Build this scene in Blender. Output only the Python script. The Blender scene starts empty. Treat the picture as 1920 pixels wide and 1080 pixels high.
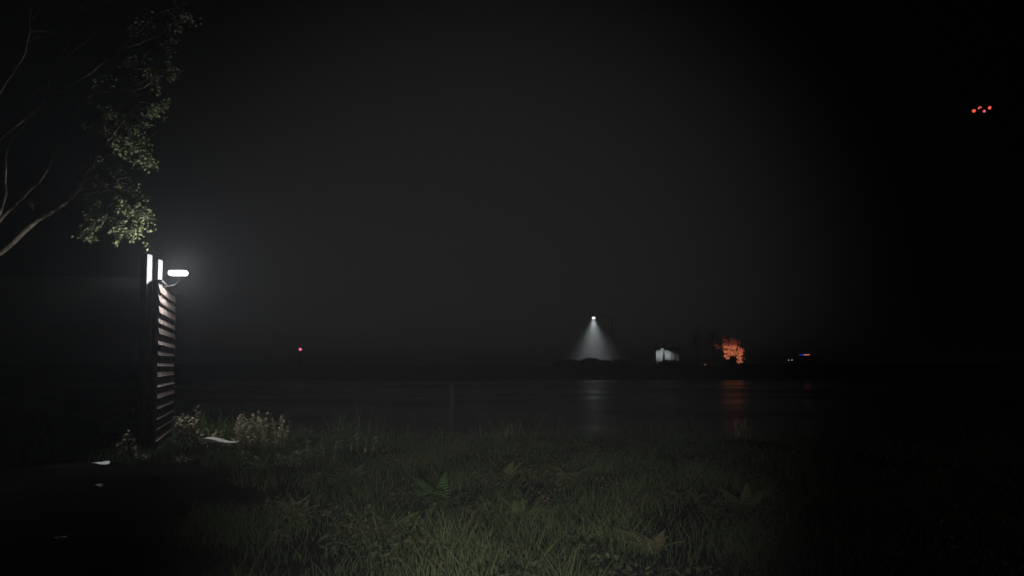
import bpy, math, random
import numpy as np
from mathutils import Vector, Matrix, Euler

random.seed(7)
rng = np.random.default_rng(7)
sc = bpy.context.scene
COL = sc.collection
R = math.radians

# ------------------------------------------------------------------ camera
W, H, F = 1920.0, 1080.0, 1251.0
HORIZON = 688.0
PPY = 624.0          # principal point: the lens is shifted up a little, so uprights hardly converge
CAM = Vector((0.0, 0.0, 1.8))
PITCH = math.atan((HORIZON - PPY) / F)
cam = bpy.data.cameras.new('camera')
cam.sensor_width = 36.0
cam.lens = 36.0 * F / W
cam.shift_y = (PPY - H / 2) / W
cam.clip_start = 0.05
cam.clip_end = 4000
cam_o = bpy.data.objects.new('camera', cam)
cam_o.location = CAM
cam_o.rotation_euler = (math.pi / 2 + PITCH, 0, 0)
COL.objects.link(cam_o)
sc.camera = cam_o
CP, SP = math.cos(PITCH), math.sin(PITCH)


def at(px, py, D):
    """World point seen at photo pixel (px, py) at forward distance D metres."""
    dx, dz = (px - W / 2) / F, -(py - PPY) / F
    fy, fz = CP - dz * SP, SP + dz * CP
    k = D / fy
    return Vector((dx * k, D, CAM.z + fz * k))


# ------------------------------------------------------------------ night sky, moon, exposure
MOON_EL, MOON_ROT = R(20), R(150)
world = bpy.data.worlds.new('World')
sc.world = world
world.use_nodes = True
nt = world.node_tree
nt.nodes.clear()
sky = nt.nodes.new('ShaderNodeTexSky')
sky.sky_type = 'NISHITA'
sky.sun_disc = False
sky.sun_elevation = MOON_EL
sky.sun_rotation = MOON_ROT
sky.dust_density = 6
bg = nt.nodes.new('ShaderNodeBackground')
bg.inputs['Strength'].default_value = 0.000006
# warm grey glow added to fill the far sky, fading upwards and sideways
tc = nt.nodes.new('ShaderNodeTexCoord')
dot = nt.nodes.new('ShaderNodeVectorMath'); dot.operation = 'DOT_PRODUCT'
dv = Vector((-0.02, 1.0, 0.07)).normalized()
dot.inputs[1].default_value = dv
mr = nt.nodes.new('ShaderNodeMapRange'); mr.interpolation_type = 'SMOOTHERSTEP'
mr.inputs['From Min'].default_value = math.cos(R(35)); mr.inputs['From Max'].default_value = 1.0
glow = nt.nodes.new('ShaderNodeBackground')
glow.inputs['Color'].default_value = (1.0, 0.97, 0.96, 1)
mul = nt.nodes.new('ShaderNodeMath'); mul.operation = 'MULTIPLY'; mul.inputs[1].default_value = 0.0102
add = nt.nodes.new('ShaderNodeAddShader')
wo = nt.nodes.new('ShaderNodeOutputWorld')
L = nt.links.new
L(sky.outputs[0], bg.inputs['Color'])
L(tc.outputs['Generated'], dot.inputs[0])
L(dot.outputs['Value'], mr.inputs['Value'])
L(mr.outputs['Result'], mul.inputs[0])
L(mul.outputs[0], glow.inputs['Strength'])
L(bg.outputs[0], add.inputs[0]); L(glow.outputs[0], add.inputs[1])
L(add.outputs[0], wo.inputs['Surface'])

moon = bpy.data.lights.new('moon', 'SUN')
moon.energy = 0.0004
moon.angle = R(0.5)
moon.color = (0.9, 0.95, 1.0)
moon_o = bpy.data.objects.new('moon', moon)
d = Vector((math.sin(MOON_ROT) * math.cos(MOON_EL), math.cos(MOON_ROT) * math.cos(MOON_EL), math.sin(MOON_EL)))
moon_o.rotation_euler = d.to_track_quat('Z', 'Y').to_euler()
COL.objects.link(moon_o)

# the walker's torch, held at chest height just behind the lens: its beam lights the grass and the mist
torch = bpy.data.lights.new('hand_torch', 'SPOT')
torch.energy = 1500
torch.spot_size = R(57)
torch.spot_blend = 1.0
torch.shadow_soft_size = 0.04
torch.color = (1.0, 0.97, 0.92)
torch_o = bpy.data.objects.new('hand_torch', torch)
torch_o.location = (0.0, -0.05, 1.36)
torch_o.rotation_euler = (at(925, 610, 20) - torch_o.location).to_track_quat('-Z', 'Y').to_euler()
COL.objects.link(torch_o)

vs = sc.view_settings
vs.view_transform = 'Standard'
vs.look = 'None'
vs.exposure = 0.0
vs.gamma = 1.0
vs.use_curve_mapping = False
sc.render.engine = 'CYCLES'
sc.cycles.max_bounces = 6
sc.cycles.volume_bounces = 0
sc.cycles.use_denoising = True
sc.cycles.sample_clamp_indirect = 1.0
sc.cycles.sample_clamp_direct = 6.0
HAZE_DENSITY = 0.0024


# ------------------------------------------------------------------ helpers
class MB:
    def __init__(s):
        s.v, s.f = [], []

    def add(s, vs_, fs):
        b = len(s.v)
        s.v += [tuple(p) for p in vs_]
        s.f += [tuple(i + b for i in f) for f in fs]
        return s

    def box(s, c, size, rot=(0, 0, 0), bev=0.0):
        m = Euler(rot).to_matrix()
        hx, hy, hz = size[0] / 2, size[1] / 2, size[2] / 2
        c = Vector(c)
        if bev <= 0:
            P = [(x, y, z) for z in (-hz, hz) for y in (-hy, hy) for x in (-hx, hx)]
            Q = [(0, 2, 3, 1), (4, 5, 7, 6), (0, 1, 5, 4), (2, 6, 7, 3), (0, 4, 6, 2), (1, 3, 7, 5)]
            return s.add([c + m @ Vector(p) for p in P], Q)
        # chamfered box: rings
        b = min(bev, hx * .9, hy * .9, hz * .9)
        def ring(x, y, z):
            return [(-x + b, -y, z), (x - b, -y, z), (x, -y + b, z), (x, y - b, z), (x - b, y, z), (-x + b, y, z), (-x, y - b, z), (-x, -y + b, z)]
        rr = [ring(hx - b, hy - b, -hz), ring(hx, hy, -hz + b), ring(hx, hy, hz - b), ring(hx - b, hy - b, hz)]
        P = [c + m @ Vector(p) for r in rr for p in r]
        fs = [tuple(range(7, -1, -1)), tuple(range(24, 32))]
        for k in range(3):
            for i in range(8):
                j = (i + 1) % 8
                fs.append((k * 8 + i, k * 8 + j, k * 8 + 8 + j, k * 8 + 8 + i))
        return s.add(P, fs)

    def tube(s, pts, radii, n=8, cap=True):
        pts = [Vector(p) for p in pts]
        if not hasattr(radii, '__len__'):
            radii = [radii] * len(pts)
        P, fs = [], []
        up = Vector((0.13, 0.21, 0.97))
        for i, p in enumerate(pts):
            t = (pts[min(i + 1, len(pts) - 1)] - pts[max(i - 1, 0)]).normalized()
            a = t.cross(up)
            if a.length < 1e-3:
                a = t.cross(Vector((1, 0, 0)))
            a.normalize()
            b = t.cross(a)
            for k in range(n):
                w = 2 * math.pi * k / n
                P.append(p + (a * math.cos(w) + b * math.sin(w)) * radii[i])
        for i in range(len(pts) - 1):
            for k in range(n):
                j = (k + 1) % n
                fs.append((i * n + k, i * n + j, i * n + n + j, i * n + n + k))
        if cap:
            fs.append(tuple(range(n - 1, -1, -1)))
            e = (len(pts) - 1) * n
            fs.append(tuple(range(e, e + n)))
        return s.add(P, fs)

    def ell(s, c, r, nu=12, nv=8):
        c = Vector(c)
        P = [c + Vector((0, 0, -r[2]))]
        for i in range(1, nv):
            a = math.pi * i / nv - math.pi / 2
            for k in range(nu):
                w = 2 * math.pi * k / nu
                P.append(c + Vector((r[0] * math.cos(a) * math.cos(w), r[1] * math.cos(a) * math.sin(w), r[2] * math.sin(a))))
        P.append(c + Vector((0, 0, r[2])))
        fs = []
        for k in range(nu):
            j = (k + 1) % nu
            fs.append((0, 1 + j, 1 + k))
            for i in range(nv - 2):
                fs.append((1 + i * nu + k, 1 + i * nu + j, 1 + i * nu + nu + j, 1 + i * nu + nu + k))
            fs.append((1 + (nv - 2) * nu + k, 1 + (nv - 2) * nu + j, len(P) - 1))
        return s.add(P, fs)

    def prism(s, prof, y0, y1):
        """profile in x,z extruded along y"""
        n = len(prof)
        P = [(x, y0, z) for x, z in prof] + [(x, y1, z) for x, z in prof]
        fs = [tuple(range(n)), tuple(range(2 * n - 1, n - 1, -1))]
        for i in range(n):
            j = (i + 1) % n
            fs.append((i, n + i, n + j, j))
        return s.add(P, fs)

    def mesh(s, name, mat, smooth=False):
        me = bpy.data.meshes.new(name)
        me.from_pydata(s.v, [], s.f)
        me.materials.append(mat)
        if smooth:
            me.polygons.foreach_set('use_smooth', [True] * len(me.polygons))
        me.update()
        return me

    def build(s, name, mat, parent=None, smooth=False, loc=None, rot=None):
        return obj(name, s.mesh(name, mat, smooth), parent, loc, rot)


def obj(name, me, parent=None, loc=None, rot=None):
    o = bpy.data.objects.new(name, me)
    COL.objects.link(o)
    if parent is not None:
        o.parent = parent
    if loc is not None:
        o.location = loc
    if rot is not None:
        o.rotation_euler = rot
    return o


def tag(o, label=None, cat=None, group=None, kind=None):
    if label: o['label'] = label
    if cat: o['category'] = cat
    if group: o['group'] = group
    if kind: o['kind'] = kind
    return o


def thing(name, label, cat, loc=(0, 0, 0), rz=0.0, group=None):
    o = obj(name, None, None, loc, (0, 0, rz))
    o.empty_display_size = 0.2
    return tag(o, label, cat, group)


def array_mesh(name, V, faces_flat, sizes, mat, attr=None):
    """fast mesh from numpy: V (n,3), flat loop index array, per-face sizes"""
    me = bpy.data.meshes.new(name)
    me.vertices.add(len(V)); me.vertices.foreach_set('co', np.asarray(V, np.float32).ravel())
    me.loops.add(len(faces_flat)); me.loops.foreach_set('vertex_index', np.asarray(faces_flat, np.int32))
    me.polygons.add(len(sizes))
    st = np.concatenate([[0], np.cumsum(sizes)[:-1]]).astype(np.int32)
    me.polygons.foreach_set('loop_start', st)
    me.materials.append(mat)
    if attr is not None:
        a = me.attributes.new('tone', 'FLOAT', 'POINT')
        a.data.foreach_set('value', np.asarray(attr, np.float32))
    me.update(calc_edges=True)
    me.validate()
    return me


# ------------------------------------------------------------------ materials
def mat(name, col, rough=0.7, metal=0.0, spec=0.3, var=0.35, scale=6.0, bump=0.0, bscale=40.0, emit=None, estr=0.0, tone=None, transl=0.0):
    m = bpy.data.materials.new(name)
    m.use_nodes = True
    t = m.node_tree
    b = t.nodes['Principled BSDF']
    b.inputs['Roughness'].default_value = rough
    b.inputs['Metallic'].default_value = metal
    b.inputs['Specular IOR Level'].default_value = spec
    co = t.nodes.new('ShaderNodeTexCoord')
    nz = t.nodes.new('ShaderNodeTexNoise')
    nz.inputs['Scale'].default_value = scale
    nz.inputs['Detail'].default_value = 6
    t.links.new(co.outputs['Object'], nz.inputs['Vector'])
    cr = t.nodes.new('ShaderNodeValToRGB')
    lo = tuple(max(0, c * (1 - var)) for c in col); hi = tuple(min(1, c * (1 + var)) for c in col)
    cr.color_ramp.elements[0].position = 0.3; cr.color_ramp.elements[0].color = (*lo, 1)
    cr.color_ramp.elements[1].position = 0.7; cr.color_ramp.elements[1].color = (*hi, 1)
    t.links.new(nz.outputs['Fac'], cr.inputs['Fac'])
    out = cr.outputs['Color']
    if tone:
        at_ = t.nodes.new('ShaderNodeAttribute'); at_.attribute_name = 'tone'
        r2 = t.nodes.new('ShaderNodeValToRGB')
        els = r2.color_ramp.elements
        els[0].color = (*tone[0], 1); els[1].color = (*tone[-1], 1)
        for k, c in enumerate(tone[1:-1]):
            e = els.new((k + 1) / (len(tone) - 1)); e.color = (*c, 1)
        t.links.new(at_.outputs['Fac'], r2.inputs['Fac'])
        mx = t.nodes.new('ShaderNodeMix'); mx.data_type = 'RGBA'; mx.inputs['Factor'].default_value = 0.6
        t.links.new(out, mx.inputs['A']); t.links.new(r2.outputs['Color'], mx.inputs['B'])
        out = mx.outputs['Result']
    t.links.new(out, b.inputs['Base Color'])
    if bump:
        n2 = t.nodes.new('ShaderNodeTexNoise'); n2.inputs['Scale'].default_value = bscale; n2.inputs['Detail'].default_value = 8
        t.links.new(co.outputs['Object'], n2.inputs['Vector'])
        bp = t.nodes.new('ShaderNodeBump'); bp.inputs['Strength'].default_value = bump; bp.inputs['Distance'].default_value = 0.02
        t.links.new(n2.outputs['Fac'], bp.inputs['Height']); t.links.new(bp.outputs['Normal'], b.inputs['Normal'])
    if emit:
        b.inputs['Emission Color'].default_value = (*emit, 1)
        b.inputs['Emission Strength'].default_value = estr
    if transl:
        tr = t.nodes.new('ShaderNodeBsdfTranslucent')
        t.links.new(out, tr.inputs['Color'])
        ms = t.nodes.new('ShaderNodeMixShader'); ms.inputs[0].default_value = transl
        o = t.nodes['Material Output']
        t.links.new(b.outputs[0], ms.inputs[1]); t.links.new(tr.outputs[0], ms.inputs[2]); t.links.new(ms.outputs[0], o.inputs['Surface'])
    return m


M = dict(
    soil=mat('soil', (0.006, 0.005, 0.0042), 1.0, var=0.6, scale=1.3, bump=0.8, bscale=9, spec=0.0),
    grass=mat('grass_blades', (0.045, 0.064, 0.024), 0.75, var=0.45, scale=0.9, spec=0.15, transl=0.25,
              tone=[(0.026, 0.050, 0.016), (0.050, 0.078, 0.024), (0.078, 0.086, 0.038), (0.13, 0.112, 0.068)]),
    fern=mat('fern_green', (0.085, 0.110, 0.035), 0.7, var=0.35, scale=4, transl=0.25),
    fern_b=mat('fern_bright', (0.040, 0.082, 0.022), 0.7, var=0.3, scale=4, transl=0.25),
    fern_y=mat('fern_dry', (0.115, 0.110, 0.052), 0.75, var=0.35, scale=4, transl=0.2),
    herb=mat('herb_leaf', (0.060, 0.078, 0.034), 0.7, var=0.4, scale=1.5, spec=0.15, transl=0.25,
             tone=[(0.030, 0.062, 0.030), (0.060, 0.090, 0.034), (0.110, 0.100, 0.048), (0.130, 0.085, 0.055)]),
    weed=mat('weed_leaf', (0.070, 0.110, 0.055), 0.6, var=0.4, scale=5, transl=0.25),
    dry=mat('dry_stem', (0.32, 0.27, 0.19), 0.85, var=0.4, scale=8, transl=0.15),
    leaf=mat('tree_leaf', (0.10, 0.118, 0.058), 0.6, var=0.4, scale=3, transl=0.3,
             tone=[(0.06, 0.082, 0.03), (0.10, 0.118, 0.045), (0.15, 0.155, 0.07)]),
    screen_leaf=mat('screen_bush_leaf', (0.010, 0.014, 0.008), 0.8, var=0.4, scale=2, spec=0.1),  # near-black leaf for the added screening bushes
    bark=mat('bark', (0.125, 0.100, 0.075), 0.9, var=0.5, scale=14, bump=0.6, bscale=30),
    steel=mat('galvanised_steel', (0.05, 0.048, 0.047), 0.65, 0.2, var=0.3, scale=5, bump=0.12, bscale=60),
    darkpaint=mat('dark_steel_paint', (0.045, 0.043, 0.042), 0.6, 0.2, var=0.4, scale=6, bump=0.15, bscale=50),
    cladding=mat('weathered_cladding', (0.19, 0.145, 0.13), 0.62, 0.15, var=0.5, scale=3.5, bump=0.3, bscale=25, spec=0.4),
    wire=mat('fence_wire', (0.16, 0.15, 0.14), 0.6, 0.5, var=0.4, scale=7),
    concrete=mat('concrete', (0.24, 0.23, 0.21), 0.9, var=0.3, scale=5, bump=0.4, bscale=35),
    fleck=mat('fleck', (0.72, 0.71, 0.69), 0.85, var=0.08, scale=9),
    plank=mat('bleached_plank', (0.42, 0.39, 0.35), 0.85, var=0.2, scale=9, bump=0.3),
    stake=mat('grey_stake', (0.022, 0.021, 0.02), 0.9, var=0.35, scale=9, bump=0.4),
    white=mat('white_boards', (0.72, 0.74, 0.74), 0.7, var=0.12, scale=2),
    roof=mat('dark_roof', (0.05, 0.05, 0.055), 0.8, var=0.3),
    char=mat('charred_timber', (0.012, 0.010, 0.009), 0.95, var=0.5, bump=0.4),
    black=mat('black_plastic', (0.015, 0.015, 0.016), 0.5, var=0.2),
    tyre=mat('rubber', (0.018, 0.018, 0.018), 0.85, var=0.2),
    rim=mat('alloy', (0.4, 0.4, 0.42), 0.35, 0.9, var=0.1),
    carpaint=mat('dark_car_paint', (0.04, 0.045, 0.055), 0.3, 0.2, spec=0.5, var=0.08),
    glass=mat('car_glass', (0.01, 0.012, 0.014), 0.06, spec=0.6, var=0.1),
    rock=mat('rock', (0.12, 0.115, 0.105), 0.9, var=0.4, scale=4, bump=0.7, bscale=10),
)


_t = M['cladding'].node_tree
_oi = _t.nodes.new('ShaderNodeObjectInfo'); _mr = _t.nodes.new('ShaderNodeMapRange')
_mr.inputs['To Min'].default_value = .45; _mr.inputs['To Max'].default_value = 1.2
_mx = _t.nodes.new('ShaderNodeVectorMath'); _mx.operation = 'SCALE'
_b = _t.nodes['Principled BSDF']; _src = _b.inputs['Base Color'].links[0].from_socket
_t.links.new(_oi.outputs['Random'], _mr.inputs['Value']); _t.links.new(_src, _mx.inputs[0]); _t.links.new(_mr.outputs[0], _mx.inputs['Scale']); _t.links.new(_mx.outputs[0], _b.inputs['Base Color'])


def emitter(name, col, s, clear=0.0):
    """glowing lens; clear > 0 lets the bulb's own light pass through the cover"""
    m = bpy.data.materials.new(name); m.use_nodes = True
    t = m.node_tree; t.nodes.clear()
    e = t.nodes.new('ShaderNodeEmission'); e.inputs['Color'].default_value = (*col, 1); e.inputs['Strength'].default_value = s
    o = t.nodes.new('ShaderNodeOutputMaterial')
    if clear:
        tr = t.nodes.new('ShaderNodeBsdfTransparent'); ad = t.nodes.new('ShaderNodeAddShader')
        tr.inputs['Color'].default_value = (clear, clear, clear, 1)
        t.links.new(e.outputs[0], ad.inputs[0]); t.links.new(tr.outputs[0], ad.inputs[1]); t.links.new(ad.outputs[0], o.inputs['Surface'])
    else:
        t.links.new(e.outputs[0], o.inputs['Surface'])
    return m


M['lamp'] = emitter('floodlight_lens', (0.93, 0.97, 1.0), 7.0, 0.9)
M['street'] = emitter('street_lens', (0.93, 1.0, 0.98), 1.2, 0.9)
M['redl'] = emitter('red_lens', (1.0, 0.12, 0.08), 1.0)
M['red2'] = emitter('rose_lens', (1.0, 0.14, 0.22), 0.9)
M['bluel'] = emitter('blue_lens', (0.03, 0.05, 0.9), 0.45)
M['tail'] = emitter('tail_lens', (1.0, 0.05, 0.04), 0.12)
M['headl'] = emitter('headlamp_lens', (0.80, 1.0, 0.88), 0.8)
M['whitel'] = emitter('white_lens', (0.9, 0.95, 1.0), 0.35)
M['amber'] = emitter('amber_lens', (1.0, 0.30, 0.12), 0.9)
M['pink'] = emitter('pink_lens', (1.0, 0.16, 0.28), 1.4)


def flame_mat(name, hot, strength, cut):
    """ragged flame: noise gives hotter and cooler licks and gaps one can see through"""
    m = bpy.data.materials.new(name); m.use_nodes = True
    t = m.node_tree; t.nodes.clear()
    co = t.nodes.new('ShaderNodeTexCoord')
    nz = t.nodes.new('ShaderNodeTexNoise'); nz.inputs['Scale'].default_value = 1.9; nz.inputs['Detail'].default_value = 5
    t.links.new(co.outputs['Object'], nz.inputs['Vector'])
    cr = t.nodes.new('ShaderNodeValToRGB')
    e = cr.color_ramp.elements
    e[0].position = 0.36; e[0].color = (0.10, 0.014, 0.010, 1)
    e[1].position = 0.68; e[1].color = (*hot, 1)
    k = e.new(0.5); k.color = (0.55, 0.11, 0.055, 1)
    t.links.new(nz.outputs['Fac'], cr.inputs['Fac'])
    em = t.nodes.new('ShaderNodeEmission'); em.inputs['Strength'].default_value = strength
    t.links.new(cr.outputs[0], em.inputs['Color'])
    n2 = t.nodes.new('ShaderNodeTexNoise'); n2.inputs['Scale'].default_value = 2.6; n2.inputs['Detail'].default_value = 4
    t.links.new(co.outputs['Object'], n2.inputs['Vector'])
    mr = t.nodes.new('ShaderNodeMapRange'); mr.inputs['From Min'].default_value = cut; mr.inputs['From Max'].default_value = cut + .14
    t.links.new(n2.outputs['Fac'], mr.inputs['Value'])
    tr = t.nodes.new('ShaderNodeBsdfTransparent')
    mx = t.nodes.new('ShaderNodeMixShader')
    t.links.new(mr.outputs[0], mx.inputs[0]); t.links.new(tr.outputs[0], mx.inputs[1]); t.links.new(em.outputs[0], mx.inputs[2])
    o = t.nodes.new('ShaderNodeOutputMaterial'); t.links.new(mx.outputs[0], o.inputs['Surface'])
    return m


M['flame'] = flame_mat('flame', (1.0, 0.46, 0.17), 0.90, .40)
M['flame_dim'] = flame_mat('flame_dim', (0.45, 0.10, 0.06), 0.22, .46)

# water
wm = bpy.data.materials.new('lake_water'); wm.use_nodes = True
t = wm.node_tree; b = t.nodes['Principled BSDF']
b.inputs['Base Color'].default_value = (0.006, 0.007, 0.007, 1)
b.inputs['Roughness'].default_value = 0.2
b.inputs['IOR'].default_value = 1.33
co = t.nodes.new('ShaderNodeTexCoord')
mp = t.nodes.new('ShaderNodeMapping'); mp.inputs['Scale'].default_value = (0.12, 0.5, 1)
nz = t.nodes.new('ShaderNodeTexNoise'); nz.inputs['Scale'].default_value = 1.2; nz.inputs['Detail'].default_value = 3
bp = t.nodes.new('ShaderNodeBump'); bp.inputs['Strength'].default_value = 0.5; bp.inputs['Distance'].default_value = 0.05
t.links.new(co.outputs['Object'], mp.inputs[0]); t.links.new(mp.outputs[0], nz.inputs['Vector'])
t.links.new(nz.outputs['Fac'], bp.inputs['Height']); t.links.new(bp.outputs[0], b.inputs['Normal'])
mp2 = t.nodes.new('ShaderNodeMapping'); mp2.inputs['Scale'].default_value = (0.05, 0.11, 1)
nr = t.nodes.new('ShaderNodeTexNoise'); nr.inputs['Scale'].default_value = 1.0; nr.inputs['Detail'].default_value = 3
rr_ = t.nodes.new('ShaderNodeMapRange'); rr_.inputs['From Min'].default_value = .34; rr_.inputs['From Max'].default_value = .66
rr_.inputs['To Min'].default_value = .19; rr_.inputs['To Max'].default_value = .42
t.links.new(co.outputs['Object'], mp2.inputs[0]); t.links.new(mp2.outputs[0], nr.inputs['Vector'])
t.links.new(nr.outputs['Fac'], rr_.inputs['Value']); t.links.new(rr_.outputs[0], b.inputs['Roughness'])
M['water'] = wm


# ------------------------------------------------------------------ terrain
def shore(x):
    x = max(-60.0, min(60.0, x))
    return 15.6 + 0.5 * math.sin(x * 0.55 + 1) + 0.35 * math.sin(x * 1.31) + 3.4 / (1 + math.exp((x + 5.2) * 1.6)) - 0.9 / (1 + math.exp(-(x - 5) * 0.8))


def far_shore(x):
    return 87 + 4 * math.sin(x * 0.05 + 0.6) + 2.0 * math.sin(x * 0.17)


def smooth(a, b, v):
    k = min(1, max(0, (v - a) / (b - a)))
    return k * k * (3 - 2 * k)


def ground_z(x, y):
    s = shore(x)
    near = 0.27 + 0.05 * math.sin(x * 0.9 + 0.4) * math.cos(y * 0.7) + 0.03 * math.sin(x * 2.3 + y * 1.7)
    far = 0.30 + 1.75 * smooth(2, 28, y - far_shore(x)) + 0.35 * smooth(35, 55, x) + 0.08 * math.sin(x * 0.08) * math.cos(y * 0.06)
    k = smooth(-1.6, 0.7, y - s)
    z = near * (1 - k) + (-0.9) * k
    k2 = smooth(-2.5, 2.5, y - far_shore(x))
    if y > 60:
        z = -0.9 * (1 - k2) + far * k2
    return z


def on_ground(px, py, D):
    p = at(px, py, D)
    return Vector((p.x, D, ground_z(p.x, D)))


def axis(parts):
    out = []
    for a, b, n in parts:
        out += list(np.linspace(a, b, n, endpoint=False))
    out.append(parts[-1][1])
    return out


xs = axis([(-900, -150, 12), (-150, -20, 26), (-20, 20, 110), (20, 150, 26), (150, 900, 12)])
ys = axis([(-60, 0, 12), (0, 24, 90), (24, 76, 12), (76, 118, 44), (118, 260, 20), (260, 1000, 10)])
V = [(x, y, ground_z(x, y)) for y in ys for x in xs]
nx = len(xs)
Fq = [(j * nx + i, j * nx + i + 1, j * nx + nx + i + 1, j * nx + nx + i) for j in range(len(ys) - 1) for i in range(nx - 1)]
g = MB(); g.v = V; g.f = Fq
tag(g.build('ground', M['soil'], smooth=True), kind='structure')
wv = MB(); wv.add([(-600, 10, 0), (600, 10, 0), (600, 125, 0), (-600, 125, 0)], [(0, 1, 2, 3)])
tag(wv.build('lake_water', M['water']), kind='structure')


# ------------------------------------------------------------------ grass
def bare(x, y):
    """dark trodden soil by the fence: no grass there"""
    edge = -2.35 - 0.36 * (y - 5.0) + 0.35 * math.sin(y * 1.7) + 0.2 * math.sin(y * 4.1)
    return x < edge and y < 10.6


def blades(n, region, hmin, hmax, seed, wide=0.0036, keep=None):
    r = np.random.default_rng(seed)
    x0, x1, y0, y1 = region
    pts = []
    while len(pts) < n:
        y = y0 + (y1 - y0) * r.random() ** 1.25
        x = r.uniform(x0, x1) * (0.35 + 0.65 * min(1, y / 10))
        if y > shore(x) + 0.25 or (keep and not keep(x, y)):
            continue
        cl = math.sin(x * 2.1 + 1.3 * math.sin(y * 1.1)) * math.cos(y * 1.9 + math.sin(x * 1.7))
        cl = 0.6 * cl + 0.4 * math.sin(x * 5.3 + 2 * math.sin(y * 3.1)) * math.cos(y * 4.7 + 1.5 * math.sin(x * 2.9))
        if r.random() > 0.55 + 0.75 * cl:
            continue
        pts.append((x, y, cl))
    Vv = np.zeros((n, 7, 3)); tone = np.zeros((n, 7))
    for i, (x, y, cl) in enumerate(pts):
        h = (hmin + (hmax - hmin) * r.random() ** 1.4) * (0.85 + 0.55 * cl)
        a = r.uniform(0, 6.283); lean = r.uniform(0.1, 0.75) * h
        la = r.uniform(0, 6.283)
        w = wide * r.uniform(0.6, 1.5) * (0.8 + 0.06 * y)
        sx, sy = math.cos(a) * w, math.sin(a) * w
        z = ground_z(x, y) - 0.02
        lx, ly = math.cos(la) * lean, math.sin(la) * lean
        for k, (u, ww) in enumerate(((0, 1.0), (0.45, 0.85), (0.8, 0.5))):
            cx, cy, cz = x + lx * u * u, y + ly * u * u, z + h * u * (1 - 0.12 * u)
            Vv[i, 2 * k] = (cx - sx * ww, cy - sy * ww, cz)
            Vv[i, 2 * k + 1] = (cx + sx * ww, cy + sy * ww, cz)
        Vv[i, 6] = (x + lx, y + ly, z + h * 0.9)
        tv = min(1, max(0, r.beta(1.2, 2.6) + 0.22 * cl + 0.15 * math.sin(x * 0.8 + 2) * math.sin(y * .6)))
        tone[i, :] = tv
    base = (np.arange(n) * 7)[:, None]
    q1 = base + np.array([0, 1, 3, 2]); q2 = base + np.array([2, 3, 5, 4]); tr = base + np.array([4, 5, 6])
    flat = np.concatenate([q1, q2, tr], axis=1).ravel()
    sizes = np.tile([4, 4, 3], n)
    return Vv.reshape(-1, 3), flat, sizes, tone.ravel()


GV = blades(90000, (-13, 13, 3.2, 17.5), 0.09, 0.34, 11, keep=lambda x, y: not bare(x, y))
tag(obj('meadow_grass', array_mesh('meadow_grass', *GV[:3], M['grass'], GV[3])),
    'tangled green and straw coloured grass covering the near lake bank', 'grass', kind='stuff')
GV = blades(2600, (-13, 13, 12.6, 17.3), 0.35, 0.85, 12, wide=0.004)
tag(obj('reed_fringe', array_mesh('reed_fringe', *GV[:3], M['grass'], GV[3])),
    'thin tall reeds along the dark edge of the lake', 'reeds', kind='stuff')


def undergrowth(n, seed):
    r = np.random.default_rng(seed)
    V_, tone = [], []
    spots = []
    while len(spots) < 420:
        y = 4.2 + 12 * r.random() ** 1.1; x = r.uniform(-8.5, 10) * (.4 + .6 * min(1, y / 10))
        if y < shore(x) - .2 and not bare(x - .7, y) and not bare(x, y):
            spots.append((x, y, r.uniform(.08, .24), r.uniform(.08, .30), r.random()))
    per = n // len(spots)
    for (x, y, rad, h, tn) in spots:
        for _ in range(per):
            a = r.uniform(0, 6.283); q = rad * math.sqrt(r.random())
            px_, py_ = x + math.cos(a) * q, y + math.sin(a) * q
            p = Vector((px_, py_, ground_z(px_, py_) + h * r.uniform(.25, 1.0)))
            e = r.uniform(-.5, .9); a2 = r.uniform(0, 6.283)
            d1 = Vector((math.cos(a2) * math.cos(e), math.sin(a2) * math.cos(e), math.sin(e)))
            d2 = d1.cross(Vector((r.uniform(-.4, .4), r.uniform(-.4, .4), 1))).normalized()
            l = r.uniform(.03, .075)
            V_ += [p, p + d1 * l * .5 + d2 * l * .27, p + d1 * l - Vector((0, 0, l * .15)), p + d1 * l * .5 - d2 * l * .27]
            tone += [min(1, max(0, tn * .8 + r.uniform(-.15, .2)))] * 4
    m_ = len(V_) // 4
    return array_mesh('undergrowth', [tuple(v) for v in V_], np.arange(m_ * 4), np.full(m_, 4), M['herb'], tone)


tag(obj('undergrowth', undergrowth(24000, 5)), 'small leafy weeds growing all through the bank grass', 'weeds', kind='stuff')


# ------------------------------------------------------------------ ferns and weeds (things with frond parts)
def frond_mesh(name, length, width, m, n=9, droop=0.5):
    """pinnate fern frond along +x, arching up then over"""
    mb = MB()
    pts = []
    for i in range(n + 1):
        u = i / n
        pts.append(Vector((length * u, 0, length * (0.62 * u - droop * u * u * 0.9))))
    mb.tube(pts, [0.004 * (1 - 0.8 * i / n) + 0.001 for i in range(n + 1)], 3, cap=False)
    for i in range(1, n):
        u = i / n
        wl = width * (min(1, 0.35 + 3.2 * u)) * (1.0 - u) ** 0.85
        p = pts[i]; tdir = (pts[i + 1] - pts[i - 1]).normalized()
        for sgn in (-1, 1):
            tip = p + Vector((tdir.x * wl * 0.45, sgn * wl, tdir.z * wl * .45 - 0.12 * wl))
            mid = (p + tip) / 2
            hw = length / n * 0.38
            off = tdir * hw
            mb.add([p - off * .8, mid - off + Vector((0, 0, .006)), tip, mid + off + Vector((0, 0, .006)), p + off * .8],
                   [(0, 1, 3, 4), (1, 2, 3)])
    mb.add([pts[-2] + Vector((0, .012, 0)), pts[-2] - Vector((0, .012, 0)), pts[-1]], [(0, 1, 2)])
    return mb.mesh(name, m)


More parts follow.
